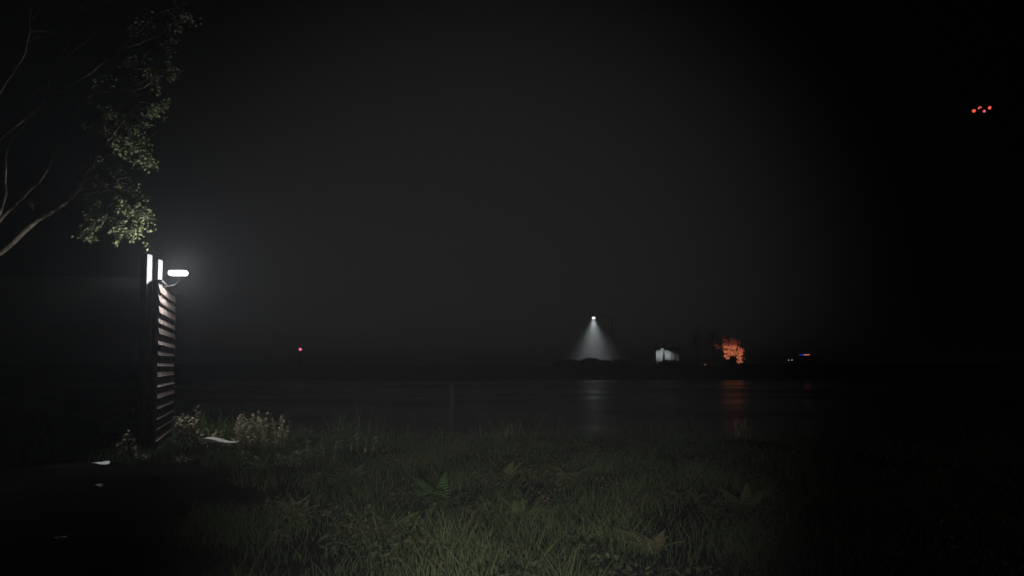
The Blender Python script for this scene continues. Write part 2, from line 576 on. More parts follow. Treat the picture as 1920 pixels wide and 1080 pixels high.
FROND = {k: [frond_mesh('frond', l, l * .30, M[k], 13, dr) for l, dr in ((0.55, .45), (0.45, .6), (0.62, .75))] for k in ('fern', 'fern_b', 'fern_y')}


def fern(px, py, D, scale, kind, label, n=7, seed=0):
    r = random.Random(seed + int(px))
    p = on_ground(px, py, D)
    f = thing('fern', label, 'fern', p, 0, 'ferns in the bank grass')
    for i in range(n):
        o = obj('frond', FROND[kind][r.randrange(3)], f, (0, 0, 0.03), (r.uniform(-.2, .2), r.uniform(-.75, -.1), 6.283 * i / n + r.uniform(-.3, .3)))
        s = scale * r.uniform(.8, 1.15); o.scale = (s, s, s)
    return f


FERNS = [
    (950, 915, 8.6, .85, 'fern_y', 'pale dry fern with spread fronds in mid bank, beside a yellow-green one'),
    (1062, 925, 8.4, .8, 'fern', 'yellow-green upright fern beside a pale dry one in mid bank'),
    (822, 972, 7.2, .95, 'fern_b', 'vivid dark green fern in the middle of the bank'),
    (740, 1052, 5.9, .62, 'fern', 'olive fern at the bottom edge of the picture below the vivid green fern'),
    (560, 1000, 6.6, .65, 'fern_y', 'brownish fern beside the bare dark soil'),
    (972, 1002, 6.7, .72, 'fern', 'small olive fern half sunk in grass below the pale dry fern'),
    (1225, 1072, 5.6, .62, 'fern_y', 'tan fern cut off by the bottom edge right of centre'),
    (1085, 858, 12.5, .8, 'fern', 'distant fern at the water edge under the street lamp reflection'),
    (1400, 985, 7.0, .8, 'fern', 'dim fern at the dark right end of the lit grass'),
    (490, 890, 9.6, .7, 'fern', 'small grey-green fern on the bank in front of the bleached plank'),
    (660, 900, 9.2, .8, 'fern_b', 'dark green fern between the leafy weeds and the bare soil'),
]
for i, (px, py, D, s, k, lab) in enumerate(FERNS):
    fern(px, py, D, s * .82, k, lab, 10, i)


def weed(name, label, cat, px, py, D, h, spread, n, lm, seed, leaf=0.05, group=None, stem_m='dry', tall=()):
    """loose upright plant: stems > leaves scattered along them"""
    r = random.Random(seed)
    p = on_ground(px, py, D)
    t_ = thing(name, label, cat, p, 0, group)
    lf = MB()
    specs = [(r.uniform(-spread, spread), r.uniform(-spread * .5, spread * .5), h * r.uniform(.5, 1.0)) for _ in range(n)]
    specs += [(x, 0, hh) for x, hh in tall]
    for (bx, by, hh) in specs:
        lx, ly = r.uniform(-.18, .18) * hh, r.uniform(-.12, .12) * hh
        pts = [Vector((bx + lx * u * u, by + ly * u * u, hh * u)) for u in (0, .3, .6, .85, 1)]
        MB().tube(pts, [.006, .005, .004, .003, .002], 4, cap=False).build('stem', M[stem_m], t_)
        for k in range(int(14 + hh * 34)):
            u = r.uniform(.15, 1.0)
            c = Vector((bx + lx * u * u, by + ly * u * u, hh * u))
            a = r.uniform(0, 6.283); e = r.uniform(-.2, .9)
            dr = Vector((math.cos(a) * math.cos(e), math.sin(a) * math.cos(e), math.sin(e)))
            sd = dr.cross(Vector((0, 0, 1))).normalized()
            l = leaf * r.uniform(.6, 1.4) * (1.15 - .5 * u)
            m_ = c + dr * l * .55
            lf.add([c, m_ + sd * l * .24, c + dr * l, m_ - sd * l * .24], [(0, 1, 2, 3)])
    tag(lf.build('foliage', M[lm], t_), kind='stuff')
    return t_


# plants lit by the floodlight
weed('dry_shrub', 'pale leafy shrub at the foot of the clad wall', 'shrub', 350, 850, 12.2, .68, .17, 22, 'dry', 1, .12, 'plants under the floodlight', tall=((.12, .8),))
weed('dry_shrub', 'tall dry shrub with upright seed heads beyond the bleached plank', 'shrub', 486, 848, 12.2, .76, .42, 40, 'dry', 2, .095, 'plants under the floodlight', tall=((-.1, .72), (.12, .75)))
weed('dry_weed', 'single thin dry stalk rising behind the bleached plank', 'weed', 420, 842, 12.4, .6, .03, 1, 'dry', 3, .03, 'plants under the floodlight', tall=((0, .62),))
weed('dry_weed', 'low tangled weed between the pale shrub and the bleached plank', 'weed', 385, 850, 12.3, .42, .22, 16, 'dry', 4, .08, 'plants under the floodlight')
weed('dry_shrub', 'brown shrub with two raised sprigs against the wire fence', 'shrub', 198, 848, 11.4, .46, .36, 24, 'dry', 5, .08, 'plants under the floodlight', tall=((-.12, .72), (.06, .58)))
weed('dry_weed', 'small weed left of the steel gate posts', 'weed', 243, 850, 11.5, .25, .12, 7, 'dry', 6, .08, 'plants under the floodlight')
weed('leafy_bush', 'dim rounded bush at the far left edge below the tree', 'bush', 55, 850, 10.8, .72, .42, 26, 'weed', 7, .09)
weed('leafy_weed', 'broad-leaved green weed on the bank beyond the tall dry shrub', 'weed', 600, 868, 11.2, .36, .26, 14, 'weed', 8, .10, 'leafy weeds on the bank')
weed('leafy_weed', 'low grey-green weed patch on the bank in line with the red shore light', 'weed', 545, 880, 10.6, .25, .22, 12, 'weed', 9, .09, 'leafy weeds on the bank')
weed('leafy_weed', 'green weed clump right of the broad-leaved weed', 'weed', 680, 862, 11.8, .3, .2, 10, 'weed', 10, .09, 'leafy weeds on the bank')
weed('shore_bush', 'small faint bush at the water edge below the fire reflection', 'bush', 1395, 842, 13.6, .5, .16, 12, 'dry', 11, .06)
weed('dry_weed', 'dry brown weed at the water edge right of the grey stake', 'weed', 960, 845, 13.8, .5, .16, 7, 'dry', 12, .04)

# ------------------------------------------------------------------ white flecks added for dropout marks, and a bleached plank
FLECKS = [(190, 866, 10.3, .27, .16, 'added white fleck beside the brown shrub, largest of the flecks', .2),
       (184, 925, 8.2, .10, .07, 'tiny added white fleck between the two larger ones on the bare soil', .5),
       (112, 1021, 5.8, .12, .07, 'narrow added white fleck nearest the bottom left corner', -.2)]
for px, py, D, a_, b_, lab, rz in FLECKS:
    p = on_ground(px, py, D)
    mb = MB()
    N = 12
    r = random.Random(int(px * 7 + py))
    ring = []
    for i in range(N):
        w = 6.283 * i / N
        k = r.uniform(.85, 1.1) * (1 if math.cos(w) > -.3 else .75)
        ring.append((a_ / 2 * math.cos(w) * k * (1.35 if math.cos(w) < -.8 else 1), b_ / 2 * math.sin(w) * k, .012 * math.sin(w * 2) + .018))
    mb.add([(0, 0, .03)] + ring + [(x, y, z - .003) for x, y, z in ring] + [(0, 0, .026)],
           [(0, 1 + i, 1 + (i + 1) % N) for i in range(N)] + [(1 + i, 1 + N + i, 1 + N + (i + 1) % N, 1 + (i + 1) % N) for i in range(N)]
           + [(2 * N + 1, 1 + N + (i + 1) % N, 1 + N + i) for i in range(N)])
    o = mb.build('white_fleck', M['fleck'], loc=p + Vector((0, 0, .02)), rot=(.10, .0, rz))
    tag(o, lab, 'fleck', 'added white flecks on the bare soil')

p = at(415, 826, 11.8)
pl = thing('bleached_plank', 'pale bleached plank resting on low plants near the clad wall', 'plank', (p.x, p.y, ground_z(p.x, p.y)), R(-8))
hz = p.z - ground_z(p.x, p.y)
mb = MB()
prof = []
for i in range(9):
    u = i / 8
    prof.append((-.29 + .58 * u, hz + .045 - .075 * u + .012 * math.sin(u * 7)))
lo = [(x, z - .05 + .022 * math.sin(i * 2.1)) for i, (x, z) in enumerate(prof)]
mb.prism(prof + lo[::-1], -.11, .11)
mb.build('board', M['plank'], pl)
MB().box((.18, -.02, hz - .075), (.17, .14, .03), (0, .05, .1), .006).build('broken_end', M['plank'], pl)
MB().box((-.17, .0, hz / 2 - .02), (.10, .13, max(.05, hz - .03)), (0, 0, .2), .012).build('stone_prop', M['rock'], pl)
MB().box((.19, .02, hz / 2 - .05), (.09, .11, max(.05, hz - .09)), (0, 0, -.3), .012).build('stone_prop', M['rock'], pl)

# ------------------------------------------------------------------ clad wall with steel posts, wire fence, floodlight
TOPW = at(293, 528, 12.0).z
wall_a = at(294, 540, 11.95); wall_b = at(325, 560, 14.4)
wd = Vector((wall_b.x - wall_a.x, wall_b.y - wall_a.y, 0)); WLEN = wd.length; wang = math.atan2(wd.y, wd.x)
wall = thing('clad_wall', 'wall of lapped horizontal boards behind steel posts, lit by the floodlight', 'wall', (wall_a.x, wall_a.y, ground_z(wall_a.x, wall_a.y)), wang)
gz = ground_z(wall_a.x, wall_a.y)
HW = TOPW - gz
# local: +x along the wall away from camera, -y faces the lamp side (right)
PITCHB = 0.192
nb = int(HW / PITCHB)
bm_ = MB()
prof = [(-.055, -.010), (-.062, .012), (-.050, .020), (-.020, PITCHB + .004), (0.0, PITCHB + .004), (0.0, .0)]
bm_.add([(x0, y, z) for x0 in (0, WLEN) for y, z in prof], [tuple(range(6))[::-1], tuple(range(6, 12))] + [(i, 6 + i, 6 + (i + 1) % 6, (i + 1) % 6) for i in range(6)])
board = bm_.mesh('board', M['cladding'])
for i in range(nb):
    o = obj('board', board, wall, (random.uniform(-.02, .01), random.uniform(-.008, .006), HW - (i + 1) * PITCHB + random.uniform(-.008, .008)), (random.uniform(-.05, .05), random.uniform(-.006, .006), 0))
MB().box((WLEN / 2, .035, HW / 2), (WLEN, .06, HW - .02)).build('backing_panel', M['darkpaint'], wall)
MB().box((WLEN + .05, .02, HW / 2 - .05), (.09, .14, HW + .1), bev=.008).build('end_post', M['black'], wall)
MB().box((WLEN * .5, -.02, HW + .018), (WLEN, .13, .03), bev=.006).build('cap_rail', M['black'], wall)

ztop = at(283, 480, 12.0).z


def steel_post(px0, px1, D, depth, label, top):
    a = at(px0, 505, D); bb = at(px1, 505, D)
    w = bb.x - a.x
    g0 = ground_z(a.x, D)
    o = thing('steel_post', label, 'post', (a.x + w / 2, D + depth / 2, g0), 0, 'steel gate posts')
    hh = top - g0
    t_ = .012
    # I-section: front flange, web, rear flange
    MB().box((0, -depth / 2 + t_ / 2, hh / 2), (w, t_, hh), bev=.002).build('front_flange', M['darkpaint'], o)
    MB().box((0, depth / 2 - t_ / 2, hh / 2), (w, t_, hh), bev=.002).build('rear_flange', M['darkpaint'], o)
    MB().box((w * .30, 0, hh / 2 - .002), (w * .4, depth - 2 * t_ - .001, hh - .004)).build('web', M['steel'], o)
    MB().box((0, 0, .008), (w + .14, depth + .14, .016), bev=.003).build('base_plate', M['steel'], o)
    for sx in (-1, 1):
        for sy in (-1, 1):
            MB().tube([(sx * (w / 2 + .045), sy * (depth / 2 + .045), .014), (sx * (w / 2 + .045), sy * (depth / 2 + .045), .04)], .012, 6).build('bolt', M['steel'], o)
    return o


steel_post(263.5, 275.5, 11.74, .17, 'taller dark steel post where the wire fence ends, bright lit inner face', ztop)
steel_post(287.5, 296.5, 12.09, .15, 'slimmer dark steel post against the clad wall', at(300, 486, 12.1).z)

# wire fence running to the left out of frame
fa = at(263, 505, 12.15)
FL = 5.6
fang = R(180 + 12)
fence = thing('wire_fence', 'faint diamond mesh wire fence running from the taller post', 'fence', (fa.x - .02, fa.y, ground_z(fa.x, fa.y)), fang)
FH = 3.15
dv_ = .075
Vw, Fw = [], []
mb = MB()
for s_ in (-1, 1):
    k = -int(FH / dv_) - 1
    while k * dv_ < FL + FH:
        x0 = k * dv_
        # line x = x0 + s*z
        if s_ == 1:
            z0, z1 = max(0, -x0), min(FH, FL - x0)
            pa, pb = (x0 + z0, z0), (x0 + z1, z1)
        else:
            z0, z1 = max(0, x0 - FL), min(FH, x0)
            pa, pb = (x0 - z0, z0), (x0 - z1, z1)
        if z1 - z0 > .03:
            mb.tube([(pa[0], s_ * .002, pa[1] + .05), (pb[0], s_ * .002, pb[1] + .05)], .0022, 3, cap=False)
        k += 1
tag(mb.build('wire_mesh', M['wire'], fence), kind='stuff')
for zz in (.06, FH * .5, FH + .05):
    MB().tube([(0, .012, zz), (FL, .012, zz)], .004, 5).build('tension_wire', M['wire'], fence)
for k in (2.6, 5.2):
    MB().tube([(k, .05, -.1), (k, .05, FH + .12)], .03, 10).build('line_post', M['darkpaint'], fence)

# floodlight on a bracket off the wall
lp = at(334, 512, 12.32)
fl = thing('floodlight', 'blazing white floodlight on a bracket above the clad wall', 'floodlight', lp, 0)
mb = MB()
mb.box((0.0, 0, 0), (.31, .14, .085), bev=.018)
lens = mb.build('lens', M['lamp'], fl, smooth=True)
fd = bpy.data.lights.new('floodlight_bulb', 'POINT'); fd.energy = 340; fd.shadow_soft_size = .045; fd.color = (.93, .97, 1.0)
fo = bpy.data.objects.new('floodlight_bulb', fd); fo.parent = fl; COL.objects.link(fo)
MB().tube([(0, 0, -.056), (0, 0, -.085)], [.022, .016], 10).build('base', M['steel'], fl)
MB().tube([(0, .0, -.08), (-.01, .03, -.15), (-.08, .08, -.21), (-.38, .16, -.25)], .010, 8).build('bracket', M['black'], fl)


# ------------------------------------------------------------------ tree leaning in from the left
def tree_near():
    r = random.Random(21)
    base = Vector((-12.3, 12.0, ground_z(-12.3, 12.0)))
    o = thing('overhanging_tree', 'sparse leafy tree reaching over the wire fence from the left', 'tree', base)
    limbs = MB(); tips = []

    def limb(pts, r0, r1, n=7):
        P = [Vector(p) for p in pts]
        Q = []
        for i in range(len(P) - 1):
            for k in range(3):
                u = k / 3
                a = P[max(i - 1, 0)]; b_ = P[i]; c = P[i + 1]; d_ = P[min(i + 2, len(P) - 1)]
                q = 0.5 * ((2 * b_) + (c - a) * u + (2 * a - 5 * b_ + 4 * c - d_) * u * u + (3 * b_ - a - 3 * c + d_) * u ** 3)
                Q.append(q + Vector((r.uniform(-1, 1), r.uniform(-1, 1), r.uniform(-1, 1))) * .016)
        Q.append(P[-1])
        m_ = len(Q)
        limbs.tube([q - base for q in Q], [r0 + (r1 - r0) * i / (m_ - 1) for i in range(m_)], n)
        return Q

    D0 = 12.65
    pa = lambda x, y, dd=0: at(x, y, D0 + dd)
    tr = MB()
    trunk_pts = [base, base + Vector((.1, .1, 1.2)), base + Vector((.35, .25, 2.3)), base + Vector((.6, .4, 3.2))]
    tr.tube([p_ - base for p_ in trunk_pts], [.22, .18, .16, .12], 12)
    tr.build('trunk', M['bark'], o, smooth=True)
    fork = trunk_pts[-1]
    main = []
    main.append(limb([fork, pa(-60, 500), pa(0, 474), pa(70, 415), pa(130, 375), pa(150, 345), pa(178, 300), pa(196, 268), pa(235, 225), pa(262, 190)], .062, .010))
    main.append(limb([fork, pa(-40, 450, .3), pa(5, 405, .3), pa(60, 355, .3), pa(88, 320, .3), pa(100, 285, .3)], .04, .008))
    main.append(limb([pa(-40, 450, .3), pa(0, 400, -.2), pa(12, 340, -.2), pa(14, 280, -.2), pa(50, 225, -.1), pa(60, 180, 0)], .03, .006))
    main.append(limb([fork + Vector((0, 0, .3)), pa(-30, 290, .5), pa(80, 195, .5), pa(150, 150, .5), pa(205, 110, .5), pa(250, 70, .5)], .035, .006))
    main.append(limb([pa(80, 195, .5), pa(100, 130, .5), pa(125, 105, .5), pa(175, 65, .5), pa(200, 20, .5)], .018, .004))
    main.append(limb([pa(100, 130, .5), pa(125, 85, .4), pa(137, 30, .4), pa(135, -30, .4)], .013, .004))
    main.append(limb([fork + Vector((-.1, 0, .3)), pa(-40, 250, -.4), pa(10, 155, -.4), pa(40, 115, -.4), pa(55, 60, -.4), pa(58, 10, -.4)], .026, .005))
    main.append(limb([pa(130, 230, .2), pa(145, 205, .2), pa(165, 185, .3)], .012, .004))
    main.append(limb([pa(110, 285, .3), pa(135, 232, .2), pa(150, 205, .2), pa(175, 175, .2), pa(225, 170, .2), pa(300, 140, .2)], .016, .004))
    subs = []
    # leafy side branches
    for pts in ([pa(130, 375), pa(170, 385, -.2), pa(205, 405, -.2), pa(245, 425, -.2)], [pa(140, 360), pa(190, 350, .2), pa(225, 360, .2), pa(262, 372, .1)],
                [pa(178, 300), pa(215, 290, -.2), pa(250, 300, -.2), pa(280, 302, -.2)], [pa(196, 268), pa(230, 250, .1), pa(262, 262, .1)],
                [pa(185, 285), pa(190, 250), pa(197, 225), pa(203, 205)], [pa(262, 190), pa(285, 195), pa(300, 205)],
                [pa(205, 110, .5), pa(255, 130, .4), pa(300, 130, .3), pa(322, 148, .3)], [pa(225, 170, .2), pa(270, 165, .2), pa(310, 130, .2)],
                [pa(235, 90, .5), pa(290, 70, .5), pa(340, 40, .5)], [pa(250, 70, .5), pa(300, 25, .5), pa(345, 10, .5)],
                [pa(110, 385), pa(150, 410, -.1), pa(175, 430, -.1)], [pa(130, 375), pa(165, 335, -.3), pa(200, 345, -.3), pa(240, 345, -.2)],
                [pa(70, 415), pa(62, 395), pa(60, 370)], [pa(205, 405, -.2), pa(235, 400, -.2), pa(268, 410, -.2)]):
        subs.append(limb(pts, .011, .003, 5))
    # fine bare twigs everywhere
    for q in main + subs:
        for _ in range(7):
            a = q[r.randrange(len(q) // 3, len(q))]
            dr = Vector((r.uniform(-.2, .8), r.uniform(-.4, .4), r.uniform(-.4, .8)))
            limb([a, a + dr * .22, a + dr * .42 + Vector((0, 0, r.uniform(-.1, .12)))], .005, .0018, 4)
    limbs.build('limbs', M['bark'], o, smooth=True)
    # leaf clumps: centre pixel, radius in metres, count
    V_, fl_, sz, tone = [], [], [], []
    CL = [(176, 428, .12, 90, -.1), (212, 420, .16, 170, -.2), (250, 412, .19, 330, -.2), (255, 440, .11, 130, -.2), (262, 400, .12, 140, -.1), (225, 435, .1, 80, -.2), (235, 370, .15, 110, .1), (215, 350, .14, 90, .2), (250, 352, .12, 70, .1),
          (180, 345, .13, 80, -.2), (265, 300, .16, 220, -.2), (245, 285, .14, 130, -.2), (262, 262, .16, 190, .1), (235, 262, .16, 170, .1), (205, 240, .12, 110, 0), (203, 215, .09, 60, 0), (250, 232, .2, 160, 0),
          (285, 215, .17, 150, 0), (295, 190, .13, 90, 0), (300, 135, .15, 120, .3), (318, 130, .1, 70, .3), (270, 120, .2, 110, .3), (262, 65, .15, 60, .5), (330, 45, .2, 90, .5), (345, 15, .2, 90, .5), (320, 80, .14, 60, .4),
          (275, 30, .2, 70, .5), (240, 150, .16, 60, .3), (205, 285, .14, 60, -.1), (160, 440, .08, 40, -.1), (225, 200, .18, 80, .1), (185, 200, .12, 40, .2), (170, 20, .2, 50, .5), (200, 150, .2, 40, .6), (225, 320, .14, 80, 0), (195, 390, .13, 80, 0), (240, 395, .13, 110, -.1), (160, 428, .12, 70, -.1), (188, 412, .13, 90, -.1), (165, 395, .12, 40, 0), (200, 300, .15, 60, 0), (178, 245, .15, 50, .1), (160, 210, .15, 30, .2)]
    for (cx, cy, rad, n, dd) in CL:
        c = pa(cx, cy, dd)
        # the clump is made of short sprigs
        n = int(n * 1.05); rad *= 1.35
        sprigs = [c + Vector((r.gauss(0, .6), r.gauss(0, .6), r.gauss(-.1, .55))) * rad for _ in range(max(5, n // 16))]
        for i in range(n):
            s0 = r.choice(sprigs)
            p_ = s0 + Vector((r.gauss(0, 1), r.gauss(0, 1), r.gauss(0, 1))) * rad * .22 - base
            dr = Vector((r.uniform(-1, 1), r.uniform(-1, 1), r.uniform(-1, .5))).normalized()
            sd = dr.cross(Vector((r.uniform(-1, 1), r.uniform(-1, 1), 1))).normalized()
            l = r.uniform(.035, .08)
            b0 = len(V_)
            V_ += [p_, p_ + dr * l * .5 + sd * l * .3, p_ + dr * l, p_ + dr * l * .5 - sd * l * .3]
            tone += [r.random()] * 4
            fl_ += [b0, b0 + 1, b0 + 2, b0 + 3]; sz.append(4)
    me = array_mesh('crown', [tuple(v) for v in V_], fl_, sz, M['leaf'], tone)
    tag(obj('crown', me, o), kind='stuff')


tree_near()

# ------------------------------------------------------------------ stake in the shallows
p = at(848, 810, 17.6)
st = thing('mooring_stake', 'faint grey stake standing in the dark shallows', 'stake', (p.x, 17.6, -.6))
MB().tube([(0, 0, 0), (.01, 0, 1.0), (.0, .01, 1.95)], [.085, .08, .075], 10).build('shaft', M['stake'], st, smooth=True)
MB().tube([(0, .01, 1.945), (0, .01, 1.99)], [.08, .05], 10).build('worn_top', M['stake'], st)

# ------------------------------------------------------------------ far shore: street lamp
D = 124.0
hp = at(1113, 594, D)
lampx, lampz = hp.x, hp.z
gz = ground_z(lampx + 2.6, D)
sl = thing('street_lamp', 'far street lamp pouring a misty white cone of light', 'street lamp', (lampx + 3.4, D, gz))
MB().tube([(0, 0, 0), (0, 0, 4), (0, 0, lampz - gz - .3), (-.25, 0, lampz - gz + .15), (-3.0, 0, lampz - gz + .28)], [.11, .09, .07, .05, .045], 10).build('pole', M['black'], sl, smooth=True)
MB().tube([(0, 0, 0), (0, 0, .9)], .15, 10).build('base', M['darkpaint'], sl)
hd = MB().tube([(-3.4, 0, lampz - gz - .02), (-3.4, 0, lampz - gz + .10), (-3.4, 0, lampz - gz + .34)], [.30, .24, .08], 14).build('lamp_head', M['darkpaint'], sl)
bell = [(.20, 0), (.28, -.10), (.31, -.22), (.26, -.34), (.06, -.40)]
MB().tube([(-3.4, 0, lampz - gz - .03 + z_) for _, z_ in bell], [r_ for r_, _ in bell], 18).build('lens', M['street'], hd, True)
ld = bpy.data.lights.new('street_beam', 'SPOT')
ld.energy = 48000
ld.spot_size = R(58); ld.spot_blend = 1.0; ld.shadow_soft_size = .22; ld.color = (.93, 1.0, .98)
lo_ = bpy.data.objects.new('street_beam', ld); lo_.location = (-3.4, 0, lampz - gz - .2); lo_.parent = sl
COL.objects.link(lo_)
l2 = bpy.data.lights.new('street_spill', 'SPOT')          # the same bulb's wide, weaker spill under the shade
l2.energy = 30000; l2.spot_size = R(84); l2.spot_blend = 1.0; l2.shadow_soft_size = .22; l2.color = ld.color
lo2 = bpy.data.objects.new('street_spill', l2); lo2.location = lo_.location; lo2.parent = sl
COL.objects.link(lo2)

# ------------------------------------------------------------------ far shore: white boathouse
D = 122.0
c = at(1252, 700, D)
S = D / F
gz = ground_z(c.x, D)
bh = thing('white_hut', 'small white boarded hut lit by its wall lamp on the far shore', 'hut', (c.x, D, gz), R(-6))
hw, hh = 2.3, at(1250, 655, D).z - gz
# facade boards, left bay and right bay with a dark drainpipe gap between
def boards(x0, x1, n, parent):
    pitch = hh / n
    me = MB().box(((x0 + x1) / 2, 0, 0), (x1 - x0, .04, pitch - .02), bev=.008).mesh('wall_board', M['white'])
    for i in range(n):
        obj('wall_board', me, parent, (0, 0, pitch * (i + .5)), (R(-3), 0, 0))
lb = MB().box((-1.5, .08, hh / 2), (1.25, .08, hh)).build('wall', M['white'], bh); boards(-2.05, -.88, 9, lb)
rb = MB().box((.75, .08, hh / 2), (2.6, .08, hh)).build('wall', M['white'], bh); boards(-.5, 2.05, 9, rb)
MB().box((0, 2.2, hh / 2), (4.2, .1, hh)).build('rear_wall', M['white'], bh)
for sx in (-1, 1):
    MB().box((sx * 2.12, 1.14, hh / 2), (.08, 2.1, hh)).build('side_wall', M['white'], bh)
MB().box((-.69, -.02, hh / 2 + .2), (.34, .14, hh + .4), bev=.02).build('corner_pillar', M['roof'], bh)
dr_ = MB().box((.9, -.03, 1.0), (.85, .05, 2.0), bev=.01).build('door', M['white'], bh)
MB().box((1.2, -.07, 1.0), (.05, .05, .16)).build('handle', M['steel'], dr_)
mb = MB()
mb.add([(-2.35, -.35, hh - .02), (2.35, -.35, hh - .02), (2.35, 2.5, hh - .02), (-2.35, 2.5, hh - .02), (-2.35, -.35, hh + .08), (2.35, -.35, hh + .08), (2.35, 2.5, hh + .35), (-2.35, 2.5, hh + .35)],
       [(3, 2, 1, 0), (4, 5, 6, 7), (0, 1, 5, 4), (1, 2, 6, 5), (2, 3, 7, 6), (3, 0, 4, 7)])
rf = mb.build('roof', M['roof'], bh)
MB().box((-.35, -.2, hh + .5), (.32, .3, .85), bev=.02).build('chimney', M['white'], rf)
wl = MB().box((-1.0, -.5, hh + .25), (.3, .16, .12), bev=.03).build('wall_lamp', M['black'], bh)
MB().box((-1.0, -.5, hh + .175), (.24, .12, .03)).build('lamp_lens', M['whitel'], wl)
MB().tube([(-1.0, -.2, hh + .1), (-1.0, -.5, hh + .3)], .03, 6).build('lamp_arm', M['black'], wl)
pd = bpy.data.lights.new('hut_lamp', 'SPOT'); pd.energy = 190; pd.shadow_soft_size = .08; pd.color = (.92, 1, 1)
pd.spot_size = R(150); pd.spot_blend = .6
po = bpy.data.objects.new('hut_lamp', pd); po.location = (-1.0, -.5, hh + .10); po.rotation_euler = (R(20), 0, 0); po.parent = bh
COL.objects.link(po)

# ------------------------------------------------------------------ far shore: burning shelter
D = 120.0
c = at(1373, 700, D)
gz = ground_z(c.x, D)
bs = thing('burning_shelter', 'small timber shelter wrapped in orange flames on the far shore', 'burning shelter', (c.x - .15, D, gz))
S = D / F
for sx in (-1, 1):
    for yy in (-.9, .9):
        MB().box((sx * 1.05, yy, 1.3), (.16, .16, 2.6), (0, sx * .03, 0), .02).build('post', M['char'], bs)
MB().box((0, .95, 1.2), (1.95, .06, 2.3)).build('back_boards', M['char'], bs)
MB().box((0, 0, 2.75), (2.9, 2.5, .1), (0, .06, 0), .02).build('roof', M['char'], bs)
MB().box((0, -.95, .75), (1.2, .1, 1.4), (0, 0, 0), .02).build('half_door', M['char'], bs)


def flame_mesh(w, h, seed, m_):
    r = random.Random(seed)
    mb = MB(); n, k = 9, 8
    P = []
    ph = r.uniform(0, 6)
    for i in range(k + 1):
        u = i / k
        rad = w / 2 * (math.sin(math.pi * min(1, .22 + u * .78)) ** .8) * (1.1 - .45 * u) + .01
        ox = .22 * w * math.sin(u * 5 + ph) * u; oy = .2 * w * math.cos(u * 4 + ph) * u
        for j in range(n):
            a = 6.283 * j / n
            kk = rad * (1 + .22 * math.sin(3 * a + u * 6 + ph) + r.uniform(-.1, .1))
            P.append((ox + math.cos(a) * kk, oy + math.sin(a) * kk, h * u + r.uniform(-.03, .03) * h))
    fs = [(i * n + j, i * n + (j + 1) % n, i * n + n + (j + 1) % n, i * n + n + j) for i in range(k) for j in range(n)]
    fs += [tuple(range(n - 1, -1, -1)), tuple(range(k * n, k * n + n))]
    mb.add(P, fs)
    return mb.mesh('flame', m_, True)


FLM = [flame_mesh(.55, 1.0, i, M['flame']) for i in range(5)]
FLD = [flame_mesh(.65, 1.0, i, M['flame_dim']) for i in range(5, 9)]
r = random.Random(5)
REG = [(-1.55, 1.65, 1.7, 3.3, 34, 0), (-1.2, -.55, .1, 1.8, 5, 0), (.85, 1.6, .25, 1.9, 8, 0), (-.5, .8, 1.3, 2.0, 4, 1),
       (-1.5, 1.1, 3.2, 4.6, 16, 1), (1.2, 1.9, 1.0, 2.6, 4, 1), (-2.9, -1.6, 2.4, 4.2, 4, 1)]  # last region: added glow standing in for firelit branches beside the shelter
for (x0, x1, z0, z1, n, dim) in REG:
    for i in range(n):
        x, z = r.uniform(x0, x1), r.uniform(z0, z1)
        o = obj('flame', (FLD if dim else FLM)[r.randrange(4)], bs, (x, r.uniform(-1.3, -.9) if z < 2.9 else r.uniform(-1.0, .5), z), (r.uniform(-.3, .3), r.uniform(-.35, .35), r.uniform(0, 6)))
        k = r.uniform(.6, 1.25); o.scale = (k, k, r.uniform(.6, 1.1))


# trees lit by the fire
def far_tree(px, Dd, h, cr, label, seed, cr_z=.6):
    r = random.Random(seed)
    p_ = at(px, 700, Dd)
    o = thing('shore_tree', label, 'tree', (p_.x, Dd, ground_z(p_.x, Dd) - .05), 0, 'trees by the burning shelter')
    mb = MB()
    mb.tube([(0, 0, 0), (.1, 0, h * .35), (-.05, .1, h * .7), (.1, .1, h * .95)], [.16, .13, .08, .03], 8)
    for k in range(9):
        z = h * r.uniform(.35, .85); a = r.uniform(0, 6.28); l = cr * r.uniform(.5, 1)
        mb.tube([(0, 0, z), (math.cos(a) * l * .5, math.sin(a) * l * .5, z + l * .35), (math.cos(a) * l, math.sin(a) * l, z + l * .5)], [.045, .03, .012], 5)
    mb.build('trunk', M['bark'], o)
    V_, f_, sz, tn = [], [], [], []
    cl = [Vector((r.gauss(0, .5) * cr, r.gauss(0, .5) * cr, h * cr_z + abs(r.gauss(0, .32)) * h * .6 - .1 * h)) for _ in range(34)]
    for i in range(1500):
        c_ = r.choice(cl)
        p2 = c_ + Vector((r.gauss(0, .26), r.gauss(0, .26), r.gauss(0, .2)))
        d1 = Vector((r.uniform(-1, 1), r.uniform(-1, 1), r.uniform(-1, 1))).normalized(); d2 = d1.orthogonal().normalized()
        l = r.uniform(.08, .16); b0 = len(V_)
        V_ += [p2, p2 + d1 * l * .5 + d2 * l * .35, p2 + d1 * l, p2 + d1 * l * .5 - d2 * l * .35]
        f_ += [b0, b0 + 1, b0 + 2, b0 + 3]; sz.append(4); tn += [r.random()] * 4
    tag(obj('crown', array_mesh('crown', [tuple(v) for v in V_], f_, sz, M['leaf'], tn), o), kind='stuff')


far_tree(1338, 122, 7.0, 1.3, 'thin dim tree standing just left of the burning shelter', 31)
far_tree(1306, 127, 7.6, 1.6, 'dim tree between the white hut and the burning shelter', 32)

